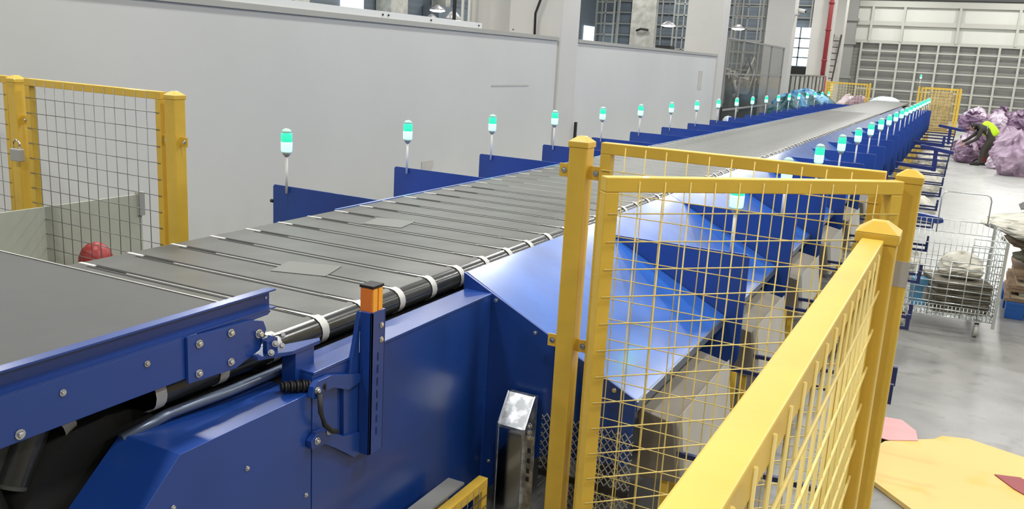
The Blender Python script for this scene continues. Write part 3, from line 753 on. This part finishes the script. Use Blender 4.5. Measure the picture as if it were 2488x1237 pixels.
# pallet with stacked cartons and pale sack
pt = thing('pallet', 'blue plastic pallet under the flattened cartons', 'pallet', (1.25, 9.9, 0))
MB().box((-.6, -.5, .12), (.6, .5, .16)).build('deck', 'palletb', pt, .004)
for px in (-.52, 0, .52):
    for py in (-.42, 0, .42): MB().box((px-.08, py-.08, 0), (px+.08, py+.08, .12)).build('foot', 'palletb', pt, .004)
for i in range(9):
    j = random.uniform(-.04, .04); z = .163+i*.032
    o = tag(MB().prism([(-.56+j, -.46), (.56, -.46+j), (.56+j, .46), (0, .48+j), (-.56, .46+j)], 'z', 0, .028).build('flattened_carton', ['brown', 'brown2', 'olive', 'brown'][i % 4]),
        'flattened carton, %s from the bottom of the stack on the blue pallet' % ORD[i], 'carton', 'flattened cartons on the pallet')
    o.location = (1.25+j, 9.9, z)
def lay(o, loc_, rot, sc=(1, 1, 1)): o.location = loc_; o.rotation_euler = rot; o.scale = sc; return o
for i, (lx, ly, lz, sx, sz, m, lb) in enumerate((
    (1.20, 9.85, .455, .56, .20, 'olive', 'flat grey green sack directly on the carton stack'),
    (1.05, 9.9, .62, .60, .17, 'brown2', 'crumpled brown paper layer in the middle of the pile'),
    (1.02, 9.85, .74, .70, .24, 'cream', 'pale woven sack draped on top of the pallet pile'))):
    tag(lay(sack('woven_sack' if i != 1 else 'paper_sack', sx, sx*.8, sz, m, 30+i, .16, 30), (lx, ly, lz), (0, 0, .1*i)), lb, 'sack')
o = tag(MB().prism([(-.55, .02), (-.50, .06), (-.1, .10), (.2, .04), (.6, -.08), (.6, -.10), (.2, .025), (-.1, .08), (-.5, .04)], 'y', -.02, .45).build('black_sheet', 'black'), 'black plastic sheet behind the top sack on the pallet pile', 'sheet')
o.location = (1.22, 10.1, .95)
# cards on the floor
yc = tag(MB().prism([(-.28, 5.05), (.12, 4.60), (.9, 4.3), (1.4, 4.8), (1.35, 5.5), (.64, 5.74), (.34, 5.85), (.19, 5.80), (.15, 5.72), (.02, 5.62), (-.12, 5.50)], 'z', .004, .03).build('cardboard_sheet', 'ycard'),
    'large yellow cardboard sheet lying on the concrete floor at the right edge', 'cardboard')
tag(MB().prism([(-.30, 5.55), (-.10, 5.52), (.06, 5.62), (.04, 5.78), (-.05, 5.92), (-.20, 5.90)], 'z', .0305, .034).build('pink_card', 'pink'), 'torn pink card under the far corner of the yellow sheet', 'card')
tag(MB().prism([(.47, 5.36), (.60, 5.40), (.75, 5.25), (.80, 5.0), (.66, 5.12), (.56, 5.22)], 'z', .031, .036).build('red_card_scrap', 'redp'), 'red scrap lying on the yellow cardboard sheet', 'scrap')

# ------------------------------------------------------------------ lilac sack pile on the right
protos = [sack('woven_sack', .60, .52, 1.0, m, 50+i, .26, 44, tie=i % 2) for i, m in enumerate(('lilac', 'lilac2', 'lilac3', 'lilac', 'lilac'))]
rd = random.Random(5); used = set()
def put(i, loc_, rot, sc, lb, grp=None):
    p = protos[i]
    if i not in used: used.add(i); o = p
    else: o = p.copy(); COL.objects.link(o)
    o.location = loc_; o.rotation_euler = rot; o.scale = sc
    tag(o, lb, 'sack', grp)
    return o
put(0, (1.35, 24.9, 0), (0, 0, .5), (1.0, 1.0, 1.02), 'big full lilac sack in front of the pile, right of the worker')
put(3, (2.5, 25.2, 0), (0, 0, 1.5), (1.1, 1.0, .95), 'full lilac sack at the front of the pile by the right edge')
put(1, (.22, 27.4, 0), (0, .15, .3), (.50, .55, .50), 'slumped purple sack on the floor left of the worker')
put(2, (.95, 26.3, 0), (.2, 0, .3), (.40, .35, .40), 'small pale sack at the worker\'s feet')
G_ = 'lilac sacks heaped on the right'
LB = 'lilac woven sack in the heap behind the worker'
for row, y in enumerate((27.9, 28.8, 29.8, 30.9)):
    for lay_ in range(3):
        for c in range(5):
            if lay_ == 2 and row == 0: continue
            x = .30+c*.66+.3*(lay_ % 2)+rd.uniform(-.08, .08)
            k_ = rd.uniform(.55, .68)
            rt = (rd.uniform(-.25, .25), rd.uniform(-.25, .25), rd.uniform(0, 6)) if lay_ != 1 else (rd.uniform(-.5, .5), rd.uniform(-.5, .5), rd.uniform(0, 6))
            put(rd.choice((0, 1, 2, 3, 4, 2)), (x, y+.16*lay_+rd.uniform(-.1, .1), .38*lay_+(.03*row if lay_ else 0)), rt, (k_, k_, rd.uniform(.52, .66)), LB, G_)
tag(MB().box((-.30, -.22, 0), (.30, .22, .30)).build('red_crate', 'red'), 'red box half hidden behind the worker', 'box').location = (.92, 27.5, 0)

# worker bending over the sacks (faces left)
def skin_body(name, pts, edges, m, parent, sub=2):
    me = bpy.data.meshes.new(name); me.from_pydata([p[:3] for p in pts], edges, []); me.update()
    o = bpy.data.objects.new(name, me); COL.objects.link(o); o.parent = parent
    md = o.modifiers.new('skin', 'SKIN'); md.use_smooth_shade = True
    for i, p in enumerate(pts): me.skin_vertices[0].data[i].radius = (p[3], p[3] if len(p) < 5 else p[4])
    me.skin_vertices[0].data[0].use_root = True
    sb_ = o.modifiers.new('sub', 'SUBSURF'); sb_.levels = sub; sb_.render_levels = sub
    me.materials.append(M[m]); return o
pw = thing('person', 'worker in a hi vis yellow vest and dark clothes bending over lilac sacks', 'person', (.56, 26.9, 0))
pts = [(.26, 0, .80, .135, .15),                       # 0 pelvis
       (.16, 0, .93, .13, .16), (.02, 0, 1.02, .135, .18), (-.10, 0, 1.05, .09, .10), (-.17, 0, 1.04, .058),  # spine to neck
       (.24, -.10, .74, .095), (.08, -.12, .44, .070), (.06, -.12, .10, .048), (-.04, -.12, .05, .045), (-.12, -.12, .04, .035),   # near leg
       (.26, .10, .74, .095), (.16, .13, .42, .070), (.24, .14, .10, .048), (.15, .14, .05, .045), (.07, .14, .04, .035),         # far leg
       (-.04, -.19, .97, .068), (-.10, -.22, .72, .050), (-.30, -.18, .58, .038), (-.37, -.17, .55, .032),    # near arm
       (-.04, .19, .97, .068), (-.20, .22, .78, .050), (-.38, .18, .62, .038), (-.45, .17, .59, .032)]      # far arm
ed = [(0, 1), (1, 2), (2, 3), (3, 4), (0, 5), (5, 6), (6, 7), (7, 8), (8, 9), (0, 10), (10, 11), (11, 12), (12, 13), (13, 14),
      (2, 15), (15, 16), (16, 17), (17, 18), (2, 19), (19, 20), (20, 21), (21, 22)]
body = skin_body('body', pts, ed, 'jacket', pw)
def blob(c, r, n=16, squash=None):
    m = MB(); k = 10; vs = []
    prof = [(max(.002, math.sin(PI*i/k)), -math.cos(PI*i/k)) for i in range(k+1)]
    m.lathe(prof, n=n); m.v = [(c[0]+x*r[0], c[1]+y*r[1], c[2]+z*r[2]) for x, y, z in m.v]; return m
hd = MB()
blob((-.245, 0, 1.005), (.088, .075, .105)).build('head', 'skin', pw)
hh = blob((-.228, 0, 1.028), (.098, .086, .105)).build('hair', 'hair', pw)
f = MB(); f.v += blob((-.328, 0, .985), (.018, .012, .02)).v; 
blob((-.333, 0, .985), (.016, .012, .018), 8).build('nose', 'skin', pw)
for s_ in (-1, 1):
    blob((-.322, s_*.03, 1.01), (.008, .010, .007), 8).build('eye', 'black', pw)
    blob((-.235, s_*.084, 1.0), (.018, .010, .026), 8).build('ear', 'skin', pw)
blob((-.322, 0, .955), (.007, .022, .006), 8).build('mouth', 'redp', pw)
for (hx_, hy_, hz_) in ((-.37, -.17, .55), (-.45, .17, .59)):
    hp = [(hx_+.01, hy_, hz_, .028), (hx_-.05, hy_, hz_-.03, .030)]; he = [(0, 1)]
    for j in range(4):
        b = len(hp); oy = (j-1.5)*.018; L_ = (.034, .040, .037, .028)[j]
        hp += [(hx_-.075, hy_+oy, hz_-.045, .009), (hx_-.075-L_*.6, hy_+oy*1.1, hz_-.055-L_*.5, .008), (hx_-.07-L_*.7, hy_+oy*1.1, hz_-.06-L_*1.2, .007)]
        he += [(1, b), (b, b+1), (b+1, b+2)]
    b = len(hp); sgn = 1 if hy_ < 0 else -1
    hp += [(hx_-.03, hy_+sgn*.035, hz_-.03, .010), (hx_-.055, hy_+sgn*.05, hz_-.055, .008)]; he += [(0, b), (b, b+1)]
    skin_body('hand', hp, he, 'skin', pw, 1)
vest = skin_body('hi_vis_vest', [(.31, 0, .79, .150, .165), (.25, 0, .87, .175, .185), (.16, 0, .955, .175, .20), (.02, 0, 1.045, .170, .21), (-.075, 0, 1.075, .12, .13)], [(0, 1), (1, 2), (2, 3), (3, 4)], 'hivis', pw)
MB().poly([(.10, -.215, .86), (.09, -.16, 1.08), (.09, 0, 1.155), (.09, .16, 1.08), (.10, .215, .86)], .016, 6).build('reflective_band', 'offw', vest)
for (fx, fy) in ((-.05, -.12), (.14, .14)):
    MB().prism([(-.13, .0), (.10, 0), (.11, .06), (.04, .11), (-.03, .08), (-.13, .05)], 'y', -.045, .045).build('shoe', 'black', pw, .012).location = (fx, fy, 0)

# ------------------------------------------------------------------ left background things
for i, (x, y, z, s_, m, lb) in enumerate((
    (-5.5, 31.6, 0, 1.1, 'tealbag', 'dark teal bag at the near end of the blue bag row'),
    (-5.6, 33.2, 0, 1.2, 'bluebag', 'crumpled light blue bag, second in the bag row'),
    (-5.5, 34.9, 0, 1.15, 'tealbag', 'dark teal bag in the middle of the bag row'),
    (-5.6, 36.6, 0, 1.25, 'bluebag', 'crumpled light blue bag in the middle of the bag row'),
    (-5.5, 38.4, 0, 1.15, 'bluebag', 'light blue bag near the far end of the bag row'),
    (-5.6, 40.3, 0, 1.1, 'tealbag', 'dark teal bag at the far end of the bag row'))):
    tag(lay(sack('plastic_bag', .55, .75, 1.15, m, 70+i, .2, 22), (x, y, z), (0, 0, i), (s_, s_, s_*1.05)), lb, 'bag')
for i, (x, y, s_, m, lb) in enumerate(((-4.2, 42.6, 1.35, 'lilac2', 'dark purple sack behind the far left yellow fence'), (-4.8, 44.3, 1.2, 'lilac3', 'pale sack behind the far left yellow fence'))):
    tag(lay(sack('woven_sack', .5, .5, 1.0, m, 90+i, .2, 20), (x, y, 0), (0, 0, i), (s_, s_, s_)), lb, 'sack')
tag(lay(sack('pale_blue_bundle', .75, .5, .5, 'palblue', 95, .12, 20), (-3.1, 42.2, .85), (0, 0, .2)), 'pale blue plastic bundle beyond the end of the belt', 'bundle')
tag(MB().box((-3.6, 41.8, 0), (-2.4, 42.6, .86)).build('steel_table', 'clad'), 'low grey table under the pale blue bundle at the belt end', 'table')
tag(lay(sack('plastic_bag', .20, .20, .32, 'palblue', 97, .12, 18), (-6.10, 26.0, .50), (0, 0, .2)), 'small pale bag at the foot of the far column', 'bag')
tag(MB().box((-6.35, 25.75, 0), (-5.85, 26.25, .50)).build('low_box', 'machine'), 'dark low box under the small pale bag by the far column', 'box')

# framed screen between the second and third columns
scn = thing('framed_screen', 'tall grey framed mesh screen between two white columns', 'screen', (-6.45, 31, 0))
def SC(mb, name, m): return loc(mb.build(name, m, scn), scn)
for z in (.35, .95, 2.02, 3.06): SC(MB().box((-6.48, 26.4, z-.025), (-6.43, 35.4, z+.025)), 'cross_rail', 'clad')
for y in (26.4, 28.4, 30.7, 33.0, 35.35): SC(MB().box((-6.48, y-.03, 0), (-6.43, y+.03, 3.06)), 'upright', 'clad')
SC(MB().box((-6.462, 26.4, .1), (-6.458, 35.4, 3.04)), 'clear_sheet', 'glassy')
mm = thing('packing_machine', 'cluttered dark machinery behind the framed screen', 'machine', (-8, 31, 0))
rd2 = random.Random(11)
for i in range(60):
    y = rd2.uniform(27, 40); x = rd2.uniform(-9.5, -7.7); h = rd2.uniform(.8, 2.6)*(1.1 if i % 5 == 0 else .9); w = rd2.uniform(.15, .6)
    loc(MB().box((x-w/2, y-w/2, 0 if i % 2 else h*.6), (x+w/2, y+w/2, h)).build(['frame_block', 'housing', 'bracket'][i % 3], ['machine', 'machine', 'machine2', 'black'][i % 4], mm), mm)
for i in range(16):
    y = 27.5+i*.75; loc(MB().poly([(-8.2+rd2.uniform(-.4, .4), y+rd2.uniform(-.5, .5), rd2.uniform(.8, 2.2)), (-7.8, y+rd2.uniform(-.3, .6), rd2.uniform(1.5, 2.7)), (-7.5, y+rd2.uniform(-.6, .9), rd2.uniform(.8, 2.4)), (-7.6, y+rd2.uniform(-.6, .9), rd2.uniform(.4, 2))], rd2.uniform(.03, .08), 6).build('hose', ['machine2', 'offw', 'machine'][i % 3], mm), mm)
tag(lay(sack('plastic_bag', .3, .3, .5, 'lilac2', 99, .12, 18), (-7.2, 27.5, 2.15), (0, 0, 0)), 'small purple bag on the machinery behind the screen', 'bag')
# corrugated low fence between third and fourth columns
rf = thing('sheet_barrier', 'grey slatted barrier between the third and fourth columns', 'barrier', (-6.5, 42, 0))
loc(MB().box((-6.52, 37.5, 2.04), (-6.46, 47.6, 2.10)).box((-6.52, 37.5, 0), (-6.46, 47.6, .06)).build('rail', 'clad', rf), rf)
for i in range(26): loc(MB().box((-6.51, 37.6+i*.385, .06), (-6.47, 37.6+i*.385+(.2 if i % 2 else .28), 2.04)).build('slat', 'machine2' if i % 3 else 'machine', rf), rf)
# red pipe, ladder, camera
rp = thing('riser_pipe', 'dark red riser pipe running up the fourth column', 'pipe', (-6.62, 47.45, 0))
MB().lathe([(.11, 0), (.11, 9)], n=14).build('pipe', 'redp', rp); MB().lathe([(.21, 0), (.21, 2.05)], n=16).build('base_guard', 'redp', rp)
for z in (2.8, 4.3, 5.6): MB().lathe([(.14, z), (.14, z+.1)], n=14).build('coupling', 'redp', rp)
ldr = thing('ladder', 'dark ladder leaning against the last white column', 'ladder', (-6.6, 49.2, 0))
col5 = struct(MB().box((-7.4, 50.6, 0), (-6.3, 51.6, 9)).build('column', 'col')); col5['label'] = 'last white column behind the ladder'
for s_ in (0, 1): MB().bar((-.35+.45*s_, .0, 0), (-.12+.38*s_, 1.25, 4.25), .07, .07).build('stile', 'ladder', ldr)
for i in range(1, 13):
    t_ = i/13; MB().bar((-.35+.23*t_, 1.25*t_, 4.25*t_), (.10+.16*t_, 1.25*t_, 4.25*t_), .05, .05).build('rung', 'ladder', ldr)
cc = thing('security_camera', 'white security camera on the third column', 'camera', (-6.40, 36.9, 4.5))
MB().poly([(-.05, 0, -.12), (.12, 0, -.05), (.14, 0, .05)], .03, 8).build('arm', 'pole', cc)
MB().poly([(.05, -.05, .08), (.33, -.15, .02)], .075, 14).build('housing', 'pole', cc); MB().poly([(.33, -.15, .02), (.345, -.155, .017)], .055, 12).build('lens', 'black', cc)

# hall part beyond the partition
for i, (y0, y1, z0, z1) in enumerate(((28.0, 29.45, 2.9, 5.6), (39.2, 41.2, 2.9, 4.15), (52.4, 54.4, 2.6, 4.3))):
    w = struct(MB().box((-21.97, y0, z0), (-21.93, y1, z1)).build('window_%d' % (i+1), 'winlight')); 
wn = struct(MB().box((-9.9, 54.70, 2.55), (-8.45, 54.75, 4.75)).build('window_4', 'winlight'))
for z in (3.0, 3.55, 4.1): MB().box((-9.9, 54.66, z), (-8.45, 54.69, z+.07)).build('glazing_bar', 'bluegrey', wn)
MB().box((-9.2, 54.66, 2.55), (-9.12, 54.69, 4.75)).build('glazing_bar', 'bluegrey', wn)
d1 = struct(MB().box((-9.95, 54.60, 1.3), (-8.5, 54.68, 2.5)).build('door_1', 'dark'))
for y, w in ((24.5, .8), (30.3, 1.2), (34.5, .4), (43.4, .9), (45.5, .7)):
    c = struct(MB().box((-21.95, y, 0), (-21.2, y+w, 9)).build('column', 'machine2')); c['label'] = 'grey wall pier beyond the partition'
bb = thing('overhead_beam_box', 'dark blue boxed beam on the far wall above the partition', 'beam', (-21.5, 36, 3.6))
MB().box((-.45, -2.2, -.05), (.4, 2.3, .55)).build('casing', 'bluegrey', bb); MB().box((-.4, -1.9, -.45), (.35, 1.4, -.05)).build('lower_box', 'blue_dark', bb)
# white boarding and vertical pipes near the first column
tag(MB().box((-8.9, 15.4, 0), (-7.56, 15.5, 6.5)).build('white_board', 'col'), 'pale boarding just behind the first column', 'board')
for i, x in enumerate((-8.95, -8.80)):
    tag(MB().tube((x, 15.2, 0), (x, 15.2, 6.5), .03, 8).build('vertical_pipe', 'pole'), ['white pipe at the left edge of the pale boarding', 'white pipe in front of the pale boarding'][i], 'pipe')
tag(MB().poly([(-6.95, 14.35, 2.5), (-6.95, 14.33, 2.95), (-6.86, 14.33, 3.2), (-6.75, 14.35, 3.6), (-6.68, 14.35, 4.6)], .022, 8).build('black_cable', 'black'), 'thick black cable hanging down the front of the first column', 'cable')
tag(MB().tube((-9.1, 15.1, 0), (-9.05, 15.1, 6), .035, 6).build('black_cable', 'black'), 'straight black cable left of the pale boarding', 'cable')
# steel racking towers beyond
def tower(x, y, w, h, lb, m='chrome'):
    t = thing('steel_scaffold_tower', lb, 'scaffold', (x, y, 0))
    for sx in (-w/2, w/2):
        for sy in (-.4, .4): MB().bar((sx, sy, 0), (sx, sy, h), .09, .09).build('upright', m, t)
    z = .6
    while z < h:
        MB().bar((-w/2, -.4, z), (w/2, -.4, z), .06, .06).build('cross_bar', m, t); z += .62
    MB().bar((0, -.4, 0), (0, -.4, h), .06, .06).build('centre_upright', m, t)
    return t
tower(-14.75, 50, 1.15, 8, 'pale scaffold tower seen over the far partition, left of the second column')
tower(-19.5, 50, 1.1, 8, 'pale scaffold tower seen over the far partition beside the dark grille')
tower(-11.3, 50.5, 1.6, 8, 'grey scaffold tower seen between the second and third columns', 'clad')
tag(MB().box((-17.3, 48, 0), (-15.9, 48.4, 8.8)).build('grey_pier', 'machine2'), 'grey pier seen over the far partition between the two scaffold towers', 'pier')
tag(MB().poly([(-16.9, 47.9, 3.95), (-16.6, 47.8, 4.05), (-16.2, 47.9, 4.0)], .06, 8).build('wall_bracket', 'black'), 'short black bracket seen just above the far partition', 'bracket')

# ------------------------------------------------------------------ lamps
def bay_lamp(x, y, z=8.3):
    t = thing('high_bay_lamp', 'round high bay lamp hanging from the dark roof', 'lamp', (x, y, z), 'high bay lamps')
    MB().lathe([(.42, 0), (.46, .02), (.30, .18), (.12, .34), (.02, .36)], n=20).build('housing', 'lampB', t)
    MB().tube((0, 0, .36), (0, 0, .7), .012, 6).build('hanger', 'lampB', t)
    return t
bl = bay_lamp(*LAMPS[0])
for lx, ly in LAMPS[1:]: dup(bl, (lx, ly, 8.3))
# low pendant lamps visible above the partition
def pendant(loc_, s, lb):
    t = thing('pendant_lamp', lb, 'lamp', loc_)
    MB().lathe([(.02, .12), (.02, 9-loc_[2]-.01)], n=8).build('cord', 'lampB', t)
    MB().lathe([(s, .0), (s*.9, .05), (.08, .18), (.02, .2)], n=18).build('shade', 'lampB', t)
    MB().lathe([(s*.5, -.07), (s*.95, -.03), (s*.98, .0)], n=18).build('diffuser', 'lampE', t)
    return t
for loc_, s, lb in (((-18.3, 29.2, 3.72), .30, 'upper of two oval lamps in front of the dark blue beam'), ((-19.5, 30.7, 3.45), .26, 'lower of two oval lamps at the dark blue beam'),
                    ((-20.0, 38.5, 4.2), .45, 'bright lamp above the lit white window beyond the partition'), ((-11.2, 18.6, 2.95), .22, 'bright lamp just right of the first column'),
                    ((-12.6, 40, 3.95), .32, 'flat lamp in front of the scaffold left of the second column'), ((-10.1, 43, 4.05), .30, 'flat lamp right of the second column'),
                    ((-8.8, 6.9, 3.05), .20, 'small lamp at the top edge above the near partition')):
    pendant(loc_, s, lb)
